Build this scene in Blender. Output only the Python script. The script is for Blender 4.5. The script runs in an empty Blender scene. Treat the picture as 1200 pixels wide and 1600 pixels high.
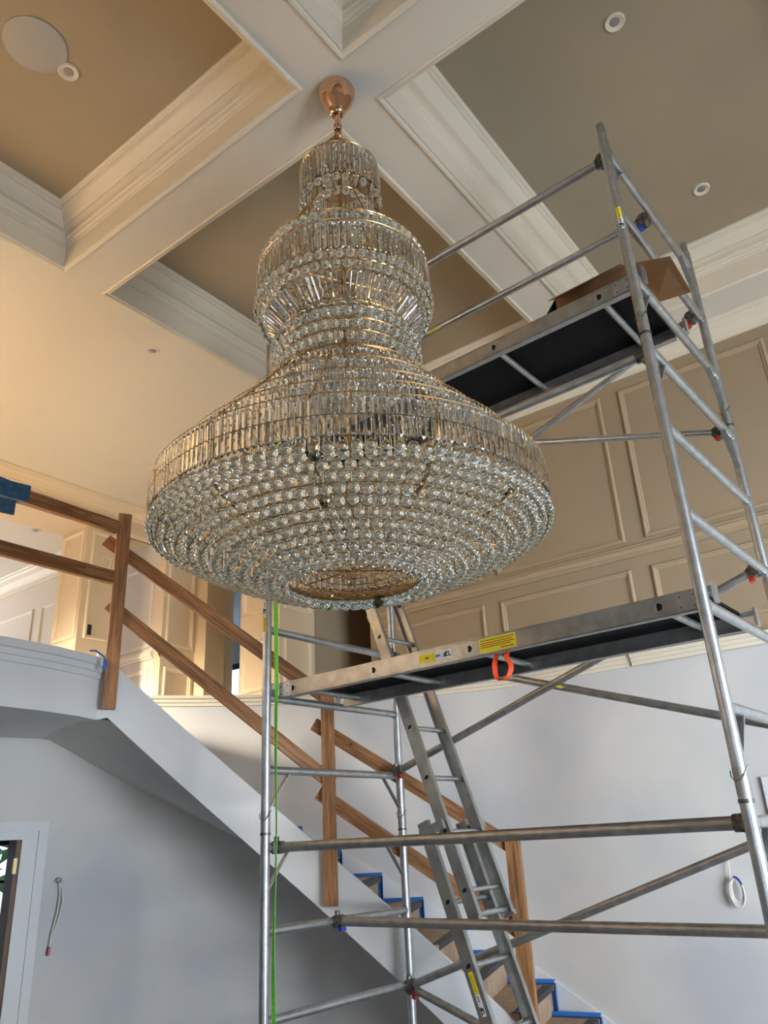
import bpy, math, random
from mathutils import Vector, Matrix
from mathutils.geometry import tessellate_polygon
random.seed(7)
sc = bpy.context.scene
C = sc.collection
PI = math.pi
R = math.radians

# ------------------------------------------------------------------ camera
cam_d = bpy.data.cameras.new('camera')
cam = bpy.data.objects.new('camera', cam_d)
C.objects.link(cam)
pit, rol, yaw = R(22.943), R(-3.054), R(36.168)
fw = Vector((-math.sin(yaw) * math.cos(pit), math.cos(yaw) * math.cos(pit), math.sin(pit)))
rt0 = Vector((math.cos(yaw), math.sin(yaw), 0))
up0 = rt0.cross(fw)
rt = rt0 * math.cos(rol) + up0 * math.sin(rol)
up = -rt0 * math.sin(rol) + up0 * math.cos(rol)
cam.matrix_world = Matrix(((rt.x, up.x, -fw.x, 0), (rt.y, up.y, -fw.y, 0), (rt.z, up.z, -fw.z, 2.0), (0, 0, 0, 1)))
cam_d.sensor_fit = 'VERTICAL'
cam_d.sensor_height = 36
cam_d.lens = 1215.57 / 1600 * 36
cam_d.clip_start = 0.02
sc.camera = cam

# ------------------------------------------------------------------ world, lights, exposure
w = bpy.data.worlds.new('sky'); sc.world = w; w.use_nodes = True
bg = w.node_tree.nodes['Background']
bg.inputs[0].default_value = (0.62, 0.78, 1.0, 1)
bg.inputs[1].default_value = 2.2

def area(name, loc, target, sx, sy, power, col):
    d = bpy.data.lights.new(name, 'AREA'); d.shape = 'RECTANGLE'; d.size = sx; d.size_y = sy
    d.energy = power; d.color = col
    o = bpy.data.objects.new(name, d); C.objects.link(o); o.location = loc
    o.rotation_euler = (Vector(target) - Vector(loc)).to_track_quat('-Z', 'Y').to_euler()
    return o

area('daylight_front_window', (1.7, -4.28, 1.9), (1.7, 0, 1.9), 2.8, 3.0, 14, (0.88, 0.94, 1.0))
sl = area('daylight_side_window', (4.75, 1.5, 1.9), (0.6, 4.4, 2.3), 3.6, 3.0, 270, (0.87, 0.94, 1.0)); sl.data.spread = R(100)
ul = area('daylight_upstairs_window', (-6.1, -4.28, 4.5), (-6.6, -.8, 3.1), 2.0, 1.5, 590, (1.0, 0.88, 0.68)); ul.data.spread = R(36)
area('daylight_hall_window', (-12.9, 3.2, 4.2), (-8, 3.2, 4.2), 2.0, 1.6, 90, (1.0, 0.95, 0.95))
area('daylight_far_window', (-10.55, 9.6, 4.4), (-8, 6, 4.4), .7, 1.3, 30, (0.38, 0.62, 1.0))
sd = bpy.data.lights.new('sun', 'SUN'); sd.energy = 8; sd.angle = R(1.5); sd.color = (1.0, .96, .9)
so = bpy.data.objects.new('sun', sd); C.objects.link(so); so.location = (8, 0, 8)
so.rotation_euler = Vector((-1, .12, -1.05)).to_track_quat('-Z', 'Y').to_euler()

sc.view_settings.view_transform = 'Standard'
sc.view_settings.look = 'None'
sc.view_settings.exposure = 0.38
sc.view_settings.gamma = 1
sc.view_settings.use_curve_mapping = False
cy = sc.cycles
cy.use_denoising = True
cy.max_bounces = 14
cy.transmission_bounces = 12
cy.glossy_bounces = 6
cy.diffuse_bounces = 5
cy.transparent_max_bounces = 8
cy.caustics_reflective = False
cy.caustics_refractive = False
cy.sample_clamp_indirect = 10

# ------------------------------------------------------------------ materials
def srgb(h):
    c = [int(h[i:i + 2], 16) / 255 for i in (0, 2, 4)]
    return tuple(x / 12.92 if x <= .04045 else ((x + .055) / 1.055) ** 2.4 for x in c) + (1,)

def mat(name, col, rough=.6, metal=0, var=0, scale=4, col2=None, bump=0, bscale=60, stretch=None, detail=4, spec=None, lo=.35, hi=.65):
    m = bpy.data.materials.new(name); m.use_nodes = True
    nt = m.node_tree; N = nt.nodes; L = nt.links
    b = N['Principled BSDF']
    b.inputs['Base Color'].default_value = srgb(col)
    b.inputs['Roughness'].default_value = rough
    b.inputs['Metallic'].default_value = metal
    if spec is not None: b.inputs['Specular IOR Level'].default_value = spec
    tc = N.new('ShaderNodeTexCoord'); mp = N.new('ShaderNodeMapping')
    L.new(tc.outputs['Object'], mp.inputs[0])
    if stretch: mp.inputs['Scale'].default_value = stretch
    if col2:
        n = N.new('ShaderNodeTexNoise'); n.inputs['Scale'].default_value = scale; n.inputs['Detail'].default_value = detail
        L.new(mp.outputs[0], n.inputs[0])
        r = N.new('ShaderNodeValToRGB')
        r.color_ramp.elements[0].position = lo; r.color_ramp.elements[1].position = hi
        r.color_ramp.elements[0].color = srgb(col); r.color_ramp.elements[1].color = srgb(col2)
        L.new(n.outputs[0], r.inputs[0]); L.new(r.outputs[0], b.inputs['Base Color'])
    if bump:
        n2 = N.new('ShaderNodeTexNoise'); n2.inputs['Scale'].default_value = bscale; n2.inputs['Detail'].default_value = 3
        L.new(mp.outputs[0], n2.inputs[0])
        bp = N.new('ShaderNodeBump'); bp.inputs['Strength'].default_value = bump; bp.inputs['Distance'].default_value = .01
        L.new(n2.outputs[0], bp.inputs['Height']); L.new(bp.outputs[0], b.inputs['Normal'])
    return m

M = {}
M['ceil'] = mat('ceiling_white', 'dad3c5', .7)
M['trim'] = mat('trim_white', 'dcd2bf', .45)
M['brown'] = mat('coffer_taupe', 'a0927a', .8, col2='9b8d76', scale=1.5)
M['beige'] = mat('wall_beige', '9a8970', .75, col2='96856c', scale=2)
M['beigetrim'] = mat('moulding_beige', 'a69378', .5)
M['cream'] = mat('upper_hall_cream', 'd9c4a4', .6, col2='d4bf9f', scale=2)
M['creamtrim'] = mat('upper_hall_trim', 'e2cfb0', .5)
M['white'] = mat('wall_primer_white', 'cfcdc9', .7, col2='b9bbbf', scale=1.0, detail=3, bump=.05, bscale=30)
M['fascia'] = mat('stair_white', 'd8dadb', .6, col2='d0d2d4', scale=2)
M['floor'] = mat('floor_cover', '938e87', .8, col2='88837b', scale=3)
M['boards'] = mat('upper_floor_boards', 'c0a986', .6, col2='b39c78', scale=5, stretch=(6, .6, 1))
M['lav'] = mat('hall_wall_cool', 'd0c6bb', .7)
def alu(name, c1, c2, rough, scale=30, stretch=(1, 1, 1)):
    return mat(name, c1, rough, .9, col2=c2, scale=scale, stretch=stretch, bump=.08, bscale=120)
M['alu'] = alu('aluminium_tube', 'c0c3c4', 'adb0b1', .34, 18)
M['alu2'] = alu('aluminium_beam', 'b4b4b1', 'a09f9c', .42, 14)
M['aludirty'] = alu('aluminium_worn', 'b2b2b0', '9a9a98', .42, 16)
M['steel'] = mat('clamp_steel', '85857f', .35, .9, col2='4c4a46', scale=60)
M['deck'] = mat('deck_black', '070708', .6, col2='101011', scale=20, spec=.15)
M['dark'] = mat('hole_shade', '0a0a0a', .9)  # painted shade for the insides of hollow tube ends
M['red'] = mat('clip_red', 'a01818', .4)
M['bluep'] = mat('clip_blue', '26409a', .4)
M['yellow'] = mat('sticker_yellow', 'e3d32a', .5)
M['stwhite'] = mat('sticker_white', 'e6e6e2', .5)
M['ink'] = mat('ink_black', '101010', .6)
M['inkred'] = mat('ink_red', 'a04020', .6)
M['orange'] = mat('strap_orange', 'e04a1c', .6)
M['green'] = mat('strap_green', '6fcf45', .6, col2='5cb838', scale=40)
M['tape'] = mat('painter_tape_blue', '2567b4', .6)
M['rag'] = mat('rag_blue', '3f6f95', .8, col2='2f5878', scale=25)
M['card'] = mat('cardboard', '96704a', .8, col2='8a6540', scale=8)
M['carddark'] = mat('cardboard_dark', '221c18', .8)  # near-black cardboard for the left side and left flap of the box
M['gold'] = mat('rose_gold', 'dcb294', .1, 1.0)
M['wire'] = mat('gold_wire', 'c19a66', .25, 1.0)
M['hook'] = mat('hook_wire', 'd6c6a6', .2, 1.0)
M['paper'] = mat('tread_cover', 'b49c82', .8, col2='a48c74', scale=12)
M['nosing'] = mat('nosing_strip', '3a3a3c', .7)
M['speaker'] = mat('speaker_grille', 'a9a7a3', .7, bump=.3, bscale=400)
M['lampin'] = mat('lamp_reflector', '8f8c8a', .3, .3)
M['walnut'] = mat('door_timber', '6b4a2e', .5, col2='583b24', scale=6, stretch=(8, 8, 1))
M['black'] = mat('window_black', '15161a', .4)
M['brass'] = mat('hinge_brass', '9a8a60', .3, .9)
M['cable'] = mat('cable_white', 'd5d2cc', .6)
M['leaf'] = mat('garden_leaf', '5d7f4f', .8, col2='7d9c6a', scale=8)
M['gtape'] = mat('green_tape', '6f7f1e', .6)

def wood():
    m = bpy.data.materials.new('pine_board'); m.use_nodes = True
    nt = m.node_tree; N = nt.nodes; L = nt.links; b = N['Principled BSDF']
    b.inputs['Roughness'].default_value = .6
    tc = N.new('ShaderNodeTexCoord'); mp = N.new('ShaderNodeMapping'); L.new(tc.outputs['Object'], mp.inputs[0])
    oi = N.new('ShaderNodeObjectInfo'); L.new(oi.outputs['Random'], mp.inputs['Location'])
    mp.inputs['Scale'].default_value = (1.1, 16, 16)
    wv = N.new('ShaderNodeTexNoise'); wv.inputs['Scale'].default_value = 2.2; wv.inputs['Detail'].default_value = 6
    wv.inputs['Distortion'].default_value = 1.2
    L.new(mp.outputs[0], wv.inputs[0])
    r = N.new('ShaderNodeValToRGB')
    r.color_ramp.elements[0].color = srgb('7c5130'); r.color_ramp.elements[1].color = srgb('ae7d50')
    r.color_ramp.elements[0].position = .36; r.color_ramp.elements[1].position = .62
    L.new(wv.outputs[0], r.inputs[0])
    n = N.new('ShaderNodeTexNoise'); n.inputs['Scale'].default_value = 9; L.new(tc.outputs['Object'], n.inputs[0])
    k = N.new('ShaderNodeValToRGB'); k.color_ramp.elements[0].position = .22; k.color_ramp.elements[1].position = .3
    k.color_ramp.elements[0].color = srgb('5a3a22'); k.color_ramp.elements[1].color = (1, 1, 1, 1)
    L.new(n.outputs[0], k.inputs[0])
    mx = N.new('ShaderNodeMix'); mx.data_type = 'RGBA'; mx.blend_type = 'MULTIPLY'; mx.inputs[0].default_value = .8
    L.new(r.outputs[0], mx.inputs[6]); L.new(k.outputs[0], mx.inputs[7]); L.new(mx.outputs[2], b.inputs['Base Color'])
    return m
M['wood'] = wood()

def glass(name, col, ior, rough=0):
    m = bpy.data.materials.new(name); m.use_nodes = True
    nt = m.node_tree; N = nt.nodes; N.remove(N['Principled BSDF'])
    g = N.new('ShaderNodeBsdfGlass'); g.inputs['Color'].default_value = col; g.inputs['IOR'].default_value = ior
    g.inputs['Roughness'].default_value = rough
    nt.links.new(g.outputs[0], N['Material Output'].inputs[0])
    return m
M['crystal'] = glass('crystal', (.965, .99, .98, 1), 1.6)
M['prism'] = glass('crystal_prism', (.98, .985, .985, 1), 1.54)
def pane_mat():
    m = bpy.data.materials.new('window_glass'); m.use_nodes = True
    nt = m.node_tree; N = nt.nodes; N.remove(N['Principled BSDF'])
    t = N.new('ShaderNodeBsdfTransparent'); g = N.new('ShaderNodeBsdfGlossy'); g.inputs['Roughness'].default_value = .02
    mx = N.new('ShaderNodeMixShader'); mx.inputs[0].default_value = .06
    nt.links.new(t.outputs[0], mx.inputs[1]); nt.links.new(g.outputs[0], mx.inputs[2])
    nt.links.new(mx.outputs[0], N['Material Output'].inputs[0])
    return m
M['pane'] = pane_mat()

# ------------------------------------------------------------------ mesh helpers
V = Vector
class MB:
    def __init__(s): s.v = []; s.f = []
    def add(s, vs, fs):
        o = len(s.v); s.v += [tuple(x) for x in vs]; s.f += [tuple(i + o for i in f) for f in fs]; return s
    def box(s, x0, x1, y0, y1, z0, z1):
        return s.add([(x0, y0, z0), (x1, y0, z0), (x1, y1, z0), (x0, y1, z0), (x0, y0, z1), (x1, y0, z1), (x1, y1, z1), (x0, y1, z1)],
                     [(0, 3, 2, 1), (4, 5, 6, 7), (0, 1, 5, 4), (1, 2, 6, 5), (2, 3, 7, 6), (3, 0, 4, 7)])
    def obox(s, c, a, b, d):                      # centre and three half-axis vectors
        c, a, b, d = V(c), V(a), V(b), V(d)
        vs = [c + a * i + b * j + d * k for k in (-1, 1) for i, j in ((-1, -1), (1, -1), (1, 1), (-1, 1))]
        return s.add(vs, [(0, 3, 2, 1), (4, 5, 6, 7), (0, 1, 5, 4), (1, 2, 6, 5), (2, 3, 7, 6), (3, 0, 4, 7)])
    def tube(s, p, q, r, n=14, cap=True, r2=None):
        p, q = V(p), V(q); d = (q - p).normalized(); a = d.orthogonal().normalized(); b = d.cross(a)
        r2 = r if r2 is None else r2
        vs = []
        for k in range(n):
            t = 2 * PI * k / n; e = a * math.cos(t) + b * math.sin(t); vs += [p + e * r, q + e * r2]
        fs = [(2 * k, 2 * ((k + 1) % n), 2 * ((k + 1) % n) + 1, 2 * k + 1) for k in range(n)]
        if cap: fs += [tuple(2 * k for k in reversed(range(n))), tuple(2 * k + 1 for k in range(n))]
        return s.add(vs, fs)
    def pipe(s, pts, r, n=6, closed=False):
        pts = [V(p) for p in pts]; m = len(pts); rings = []; a = None
        for i in range(m):
            d = (pts[(i + 1) % m] - pts[i - 1]) if (closed or 0 < i < m - 1) else (pts[1] - pts[0] if i == 0 else pts[-1] - pts[-2])
            d.normalize()
            a = d.orthogonal().normalized() if a is None else (a - d * a.dot(d)).normalized()
            b = d.cross(a)
            rings += [pts[i] + (a * math.cos(2 * PI * k / n) + b * math.sin(2 * PI * k / n)) * r for k in range(n)]
        fs = []
        for i in range(m if closed else m - 1):
            j = (i + 1) % m
            fs += [(i * n + k, i * n + (k + 1) % n, j * n + (k + 1) % n, j * n + k) for k in range(n)]
        if not closed: fs += [tuple(reversed(range(n))), tuple((m - 1) * n + k for k in range(n))]
        return s.add(rings, fs)
    def torus(s, c, r, t, n=72, k=6):
        c = V(c); vs = []; fs = []
        for i in range(n):
            a = 2 * PI * i / n
            for j in range(k):
                b = 2 * PI * j / k; q = r + t * math.cos(b)
                vs.append(c + V((q * math.cos(a), q * math.sin(a), t * math.sin(b))))
        for i in range(n):
            for j in range(k):
                fs.append((i * k + j, ((i + 1) % n) * k + j, ((i + 1) % n) * k + (j + 1) % k, i * k + (j + 1) % k))
        return s.add(vs, fs)
    def lathe(s, c, prof, n=32):
        c = V(c); vs = []; fs = []; m = len(prof)
        for i in range(n):
            a = 2 * PI * i / n
            vs += [c + V((r * math.cos(a), r * math.sin(a), z)) for r, z in prof]
        for i in range(n):
            j = (i + 1) % n
            fs += [(i * m + k, j * m + k, j * m + k + 1, i * m + k + 1) for k in range(m - 1)]
        return s.add(vs, fs)
    def sweep(s, path, prof, closed=False):       # path (x, y); prof (offset to the left of travel, z)
        P = [V((x, y)) for x, y in path]; m = len(P); n = len(prof); vs = []
        for i in range(m):
            d0 = (P[i] - P[i - 1]) if (closed or i > 0) else P[1] - P[0]
            d1 = (P[(i + 1) % m] - P[i]) if (closed or i < m - 1) else P[-1] - P[-2]
            d0.normalize(); d1.normalize()
            n0 = V((-d0.y, d0.x)); n1 = V((-d1.y, d1.x)); b = (n0 + n1); b = b / max(.2, b.length_squared) * 2
            vs += [(P[i].x + b.x * o, P[i].y + b.y * o, z) for o, z in prof]
        fs = []
        for i in range(m if closed else m - 1):
            j = (i + 1) % m
            fs += [(i * n + k, j * n + k, j * n + k + 1, i * n + k + 1) for k in range(n - 1)]
        if not closed: fs += [tuple(range(n)), tuple(reversed([(m - 1) * n + k for k in range(n)]))]
        return s.add(vs, fs)
    def frame(s, o, u, v, nrm, u0, u1, v0, v1, w=.045, t=.02):   # raised rectangular panel moulding
        o, u, v, nrm = V(o), V(u), V(v), V(nrm)
        prof = ((0, 0), (.0, t * .55), (w * .2, t), (w * .45, t), (w * .6, t * .55), (w * .9, t * .4), (w, 0))
        vs = []; n = len(prof)
        for a, b in ((0, 0), (1, 0), (1, 1), (0, 1)):
            for e, h in prof:
                vs.append(o + u * ((u1 - e) if a else (u0 + e)) + v * ((v1 - e) if b else (v0 + e)) + nrm * h)
        fs = [(i * n + k, ((i + 1) % 4) * n + k, ((i + 1) % 4) * n + k + 1, i * n + k + 1) for i in range(4) for k in range(n - 1)]
        return s.add(vs, fs)
    def slab(s, poly, z0, z1):
        n = len(poly); tris = tessellate_polygon([[V((x, y, 0)) for x, y in poly]])
        vs = [(x, y, z0) for x, y in poly] + [(x, y, z1) for x, y in poly]
        fs = [tuple(t) for t in tris] + [tuple(i + n for i in reversed(t)) for t in tris]
        fs += [(i, (i + 1) % n, n + (i + 1) % n, n + i) for i in range(n)]
        return s.add(vs, fs)
    def build(s, name, m, parent=None, smooth=False, origin=None, fix=False):
        me = bpy.data.meshes.new(name)
        o0 = V(origin) if origin is not None else V((0, 0, 0))
        me.from_pydata([(x - o0.x, y - o0.y, z - o0.z) for x, y, z in s.v], [], s.f)
        if fix:
            import bmesh
            b = bmesh.new(); b.from_mesh(me); bmesh.ops.recalc_face_normals(b, faces=b.faces); b.to_mesh(me); b.free()
        if smooth:
            me.polygons.foreach_set('use_smooth', [True] * len(me.polygons))
            me.set_sharp_from_angle(angle=R(40))
        me.materials.append(M[m] if isinstance(m, str) else m)
        return link(name, me, parent, o0)

def link(name, me, parent=None, loc=(0, 0, 0)):
    o = bpy.data.objects.new(name, me); C.objects.link(o); o.location = loc
    if parent is not None:
        o.parent = parent; o.location = V(loc) - V(world_loc(parent))
    return o
def world_loc(o):
    l = V(o.location); p = o.parent
    while p is not None: l = l + V(p.location); p = p.parent
    return l
def tag(o, label, cat=None, group=None, kind=None):
    o['label'] = label
    if cat: o['category'] = cat
    if group: o['group'] = group
    if kind: o['kind'] = kind
    return o
def empty(name, loc, label, cat, group=None):
    o = bpy.data.objects.new(name, None); C.objects.link(o); o.location = loc; o.empty_display_size = .1
    return tag(o, label, cat, group)
def struct(name, mb, m, label, cat='wall', parent=None, **k):
    o = mb.build(name, m, parent, **k)
    if parent is None: tag(o, label, cat, kind='structure')
    return o
def wallx(mb, x0, x1, y0, y1, z0, z1, holes=()):      # wall slab thin in x, holes (ya, yb, za, zb)
    ys = sorted({y0, y1, *[h[0] for h in holes], *[h[1] for h in holes]}); zs = sorted({z0, z1, *[h[2] for h in holes], *[h[3] for h in holes]})
    for a, b in zip(ys, ys[1:]):
        for c, d in zip(zs, zs[1:]):
            if not any(h[0] <= a and b <= h[1] and h[2] <= c and d <= h[3] for h in holes): mb.box(x0, x1, a, b, c, d)
    return mb
def wally(mb, y0, y1, x0, x1, z0, z1, holes=()):
    xs = sorted({x0, x1, *[h[0] for h in holes], *[h[1] for h in holes]}); zs = sorted({z0, z1, *[h[2] for h in holes], *[h[3] for h in holes]})
    for a, b in zip(xs, xs[1:]):
        for c, d in zip(zs, zs[1:]):
            if not any(h[0] <= a and b <= h[1] and h[2] <= c and d <= h[3] for h in holes): mb.box(a, b, y0, y1, c, d)
    return mb

# ------------------------------------------------------------------ room shell
SOF, TOP = 5.65, 5.99
XL, XR, YF, YB = -7.16, 3.4, -4.2, 5.80
struct('floor', MB().box(-13, 3.5, -4.3, 9.6, -.12, 0), 'floor', 'covered ground floor of the entrance hall', 'floor')

CX = [(-4.095, -1.98), (-1.65, .465)]
CY = [(-.73, 2.115), (2.465, 5.31)]
mb = MB()
xs = [-7.75, -4.095, -1.98, -1.65, .465, 3.5]; ys = [-4.3, -.73, 2.115, 2.465, 5.31, 9.6]
for a, b in zip(xs, xs[1:]):
    for c, d in zip(ys, ys[1:]):
        if (a, b) in CX and (c, d) in CY: continue
        mb.box(a, b, c, d, SOF, SOF + .02)
ceiling = struct('ceiling', mb, 'ceil', 'off-white ceiling with crossing beams between recessed coffers', 'ceiling')
CPROF = [(-.034, 0), (-.034, -.008), (-.026, -.016), (-.014, -.013), (-.008, -.006), (.004, -.006), (.004, .15), (.014, .153), (.014, .162), (.03, .17), (.036, .19), (.044, .195),
         (.044, .235), (.078, .238), (.078, .25), (.10, .262), (.128, .285), (.142, .30), (.158, .302), (.16, .315), (.18, .318), (.19, .325), (.19, .345)]
for i, (x0, x1) in enumerate(CX):
    for j, (y0, y1) in enumerate(CY):
        MB().box(x0 + .1, x1 - .1, y0 + .1, y1 - .1, TOP, TOP + .03).build('coffer_panel', 'brown', ceiling)
        cor = [(x0, y0, 1, 1), (x1, y0, -1, 1), (x1, y1, -1, -1), (x0, y1, 1, -1)]
        for k in range(4):
            a, b = cor[k], cor[(k + 1) % 4]; m2 = MB(); n = len(CPROF)
            vs = [(a[0] + a[2] * u, a[1] + a[3] * u, SOF + z) for u, z in CPROF] + [(b[0] + b[2] * u, b[1] + b[3] * u, SOF + z) for u, z in CPROF]
            m2.add(vs, [(q, n + q, n + q + 1, q + 1) for q in range(n - 1)])
            m2.build('crown_moulding', 'trim', ceiling)

# back wall with beige panelling
wb = struct('wall_back', MB().box(-4.48, 3.5, YB, YB + .16, 3.12, SOF), 'beige', 'tall beige panelled upper wall behind the scaffold')
P0, UX, UZ = V((0, YB, 0)), V((1, 0, 0)), V((0, 0, 1))
for a, b in ((-4.37, -3.21), (-3.05, -1.89), (-1.73, -.57), (-.41, .75), (.91, 2.07)):
    MB().frame(P0, UX, UZ, (0, -1, 0), a, b, 4.08, 5.40).build('panel_moulding', 'beigetrim', wb)
    MB().frame(P0, UX, UZ, (0, -1, 0), a, b, 3.33, 3.85).build('panel_moulding', 'beigetrim', wb)
RAIL = [(0, 3.945), (.02, 3.95), (.02, 3.965), (.035, 3.975), (.045, 4.0), (.045, 4.01), (.03, 4.02), (.03, 4.035), (0, 4.04)]
CROWN = [(0, 5.505), (.012, 5.505), (.012, 5.53), (.03, 5.535), (.035, 5.55), (.07, 5.585), (.105, 5.61), (.115, 5.622), (.13, 5.625), (.14, 5.635), (.14, SOF)]
MB().sweep([(3.4, YB), (-4.48, YB)], [(o, z) for o, z in RAIL]).build('chair_rail', 'beigetrim', wb)
MB().sweep([(3.4, YB), (-4.48, YB)], CROWN).build('crown_moulding', 'trim', wb)
wl = struct('wall_back_lower', MB().box(-1.94, 3.5, YB, YB + .16, 0, 3.12), 'white', 'patchy white undercoated wall below the beige panelling, at the right')
LTRIM = [(0, 3.115), (.014, 3.118), (.014, 3.142), (.028, 3.146), (.028, 3.17), (.044, 3.176), (.048, 3.2), (0, 3.205)]
MB().sweep([(3.4, YB - .02), (-2.0, YB - .02)], LTRIM).build('ledge_moulding', 'trim', wl)
MB().box(-1.285, -1.215, YB - .022, YB, 0, 2.27).build('casing_board', 'fascia', wl)
MB().box(-1.215, .1, YB - .022, YB, 2.2, 2.27).build('casing_board', 'fascia', wl)

# curved stair wall
SX, SY, RO, RI = -1.94, 1.79, 4.16, 3.05
def arc(r, a0, a1, n): return [(SX + r * math.cos(R(a0 + (a1 - a0) * i / n)), SY + r * math.sin(R(a0 + (a1 - a0) * i / n))) for i in range(n + 1)]
def ro(th):
    a, b = RO, 4.01 / max(.3, math.sin(R(th))); k = .05; h = max(0, min(1, .5 + .5 * (b - a) / k)); return b * (1 - h) + a * h - k * h * (1 - h)
def oarc(a0, a1, n, d=0): return [(SX + (ro(t) - d) * math.cos(R(t)), SY + (ro(t) - d) * math.sin(R(t))) for t in [a0 + (a1 - a0) * i / n for i in range(n + 1)]]
pa, ta = V(oarc(144, 145, 1)[0]), V((-math.sin(R(144)), math.cos(R(144))))
pb, tb_ = V((-5.613 - .196 * .25, 3.743 - .98 * .25)), V((-.2, -.98)).normalized()
kk_ = ((pb.x - pa.x) * -tb_.y + (pb.y - pa.y) * tb_.x) / (ta.x * -tb_.y + ta.y * tb_.x); pc = pa + ta * kk_
path = oarc(90.0, 144, 54) + [tuple(pa * (1 - t) ** 2 + pc * 2 * t * (1 - t) + pb * t * t) for t in [i / 12 for i in range(1, 13)]]
mb = MB().sweep(path, [(0, 0), (0, 3.12), (-.15, 3.12), (-.15, 0), (0, 0)])
ws = struct('wall_stair', mb, 'white', 'curved white undercoated wall that the staircase climbs along', smooth=True, fix=True)
MB().sweep(oarc(91.0, 152, 60), LTRIM).build('ledge_moulding', 'trim', ws)

# wall with the door on the left, room behind it
DO, DU = V((-5.613, 3.743, 0)), V((-.2, -.98, 0)).normalized()
DN = V((-DU.y, DU.x, 0)); DN = DN if DN.x > 0 else -DN           # towards the hall
mb = MB()
for u0, u1, z0, z1 in ((.24, .53, 0, 2.84), (.53, 1.38, 2.145, 2.84), (1.38, 8.2, 0, 2.84)):
    mb.obox(DO + DU * (u0 + u1) / 2 - DN * .07 + V((0, 0, (z0 + z1) / 2)), DU * (u1 - u0) / 2, DN * .07, V((0, 0, (z1 - z0) / 2)))
wd = struct('wall_left', mb, 'white', 'shaded grey-white wall with a doorway under the balcony')
dr = MB()
for u0, u1, z0, z1, t in ((.355, .42, 0, 2.26, .035), (.42, .50, 0, 2.20, .022), (.50, .53, 0, 2.165, .03), (1.38, 1.41, 0, 2.165, .03), (1.41, 1.49, 0, 2.20, .022), (1.49, 1.555, 0, 2.26, .035),
                          (.42, 1.49, 2.195, 2.26, .035), (.50, 1.41, 2.165, 2.20, .022), (.53, 1.38, 2.14, 2.17, .03)):
    dr.obox(DO + DU * (u0 + u1) / 2 + DN * (t / 2 - .002) + V((0, 0, (z0 + z1) / 2)), DU * (u1 - u0) / 2, DN * t / 2, V((0, 0, (z1 - z0) / 2)))
d1 = dr.build('door_1', 'fascia'); tag(d1, 'white moulded door casing with a brown timber door swung inwards, at the left edge', 'door', kind='structure')
MB().obox(DO + DU * .545 - DN * .075 + V((0, 0, 1.07)), DU * .015, DN * .085, V((0, 0, 1.07))).build('jamb', 'walnut', d1)
lf = MB().obox(DO + DU * .12 - DN * .22 + V((0, 0, 1.06)), DU * .40, DN * .02, V((0, 0, 1.05))).build('door_leaf', 'walnut', d1)
for z in (1.97, 1.05): MB().obox(DO + DU * .555 + DN * .004 + V((0, 0, z)), DU * .012, DN * .012, V((0, 0, .05))).build('hinge', 'brass', lf)

# ------------------------------------------------------------------ other outer walls
struct('wall_front', wally(MB(), -4.4, -4.2, -13, 3.5, 0, SOF + .02, [(.3, 3.1, .4, 3.4), (-7.1, -5.1, 3.5, 5.2)]), 'white', 'wall behind the viewer with tall entrance glazing')
struct('wall_right', wallx(MB(), 3.4, 3.6, -4.3, 6.0, 0, SOF + .02, [(.6, 4.6, .4, 3.4)]), 'white', 'side wall with wide windows')
def window(name, o, u, uw, z0, z1, nx, nz, label, m='black', t=.05):
    o, u = V(o), V(u); n = u.cross(V((0, 0, 1)))
    e = MB()
    for a in (t / 2, uw - t / 2): e.obox(o + u * a + V((0, 0, (z0 + z1) / 2)), u * t / 2, n * .03, V((0, 0, (z1 - z0) / 2)))
    for z in (z0 + t / 2, z1 - t / 2): e.obox(o + u * uw / 2 + V((0, 0, z)), u * uw / 2, n * .03, V((0, 0, t / 2)))
    fr = e.build(name, m); tag(fr, label, 'window', kind='structure')
    for i in range(1, nx): MB().obox(o + u * uw * i / nx + V((0, 0, (z0 + z1) / 2)), u * .012, n * .02, V((0, 0, (z1 - z0) / 2 - t))).build('glazing_bar', m, fr)
    for k in range(1, nz): MB().obox(o + u * uw / 2 + V((0, 0, z0 + (z1 - z0) * k / nz)), u * (uw / 2 - t), n * .018, V((0, 0, .012))).build('glazing_bar', m, fr)
    MB().obox(o + u * uw / 2 + V((0, 0, (z0 + z1) / 2)), u * (uw / 2 - t), n * .003, V((0, 0, (z1 - z0) / 2 - t))).build('pane', 'pane', fr)
    return fr
window('window_1', (.3, -4.24, 0), (1, 0, 0), 2.8, .4, 3.4, 3, 3, 'tall black framed entrance window behind the viewer')
window('window_2', (3.44, .6, 0), (0, 1, 0), 4.0, .4, 3.4, 4, 3, 'wide black framed side window')
window('window_3', (-7.1, -4.24, 0), (1, 0, 0), 2.0, 3.5, 5.2, 3, 2, 'upstairs landing window behind the viewer')

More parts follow.
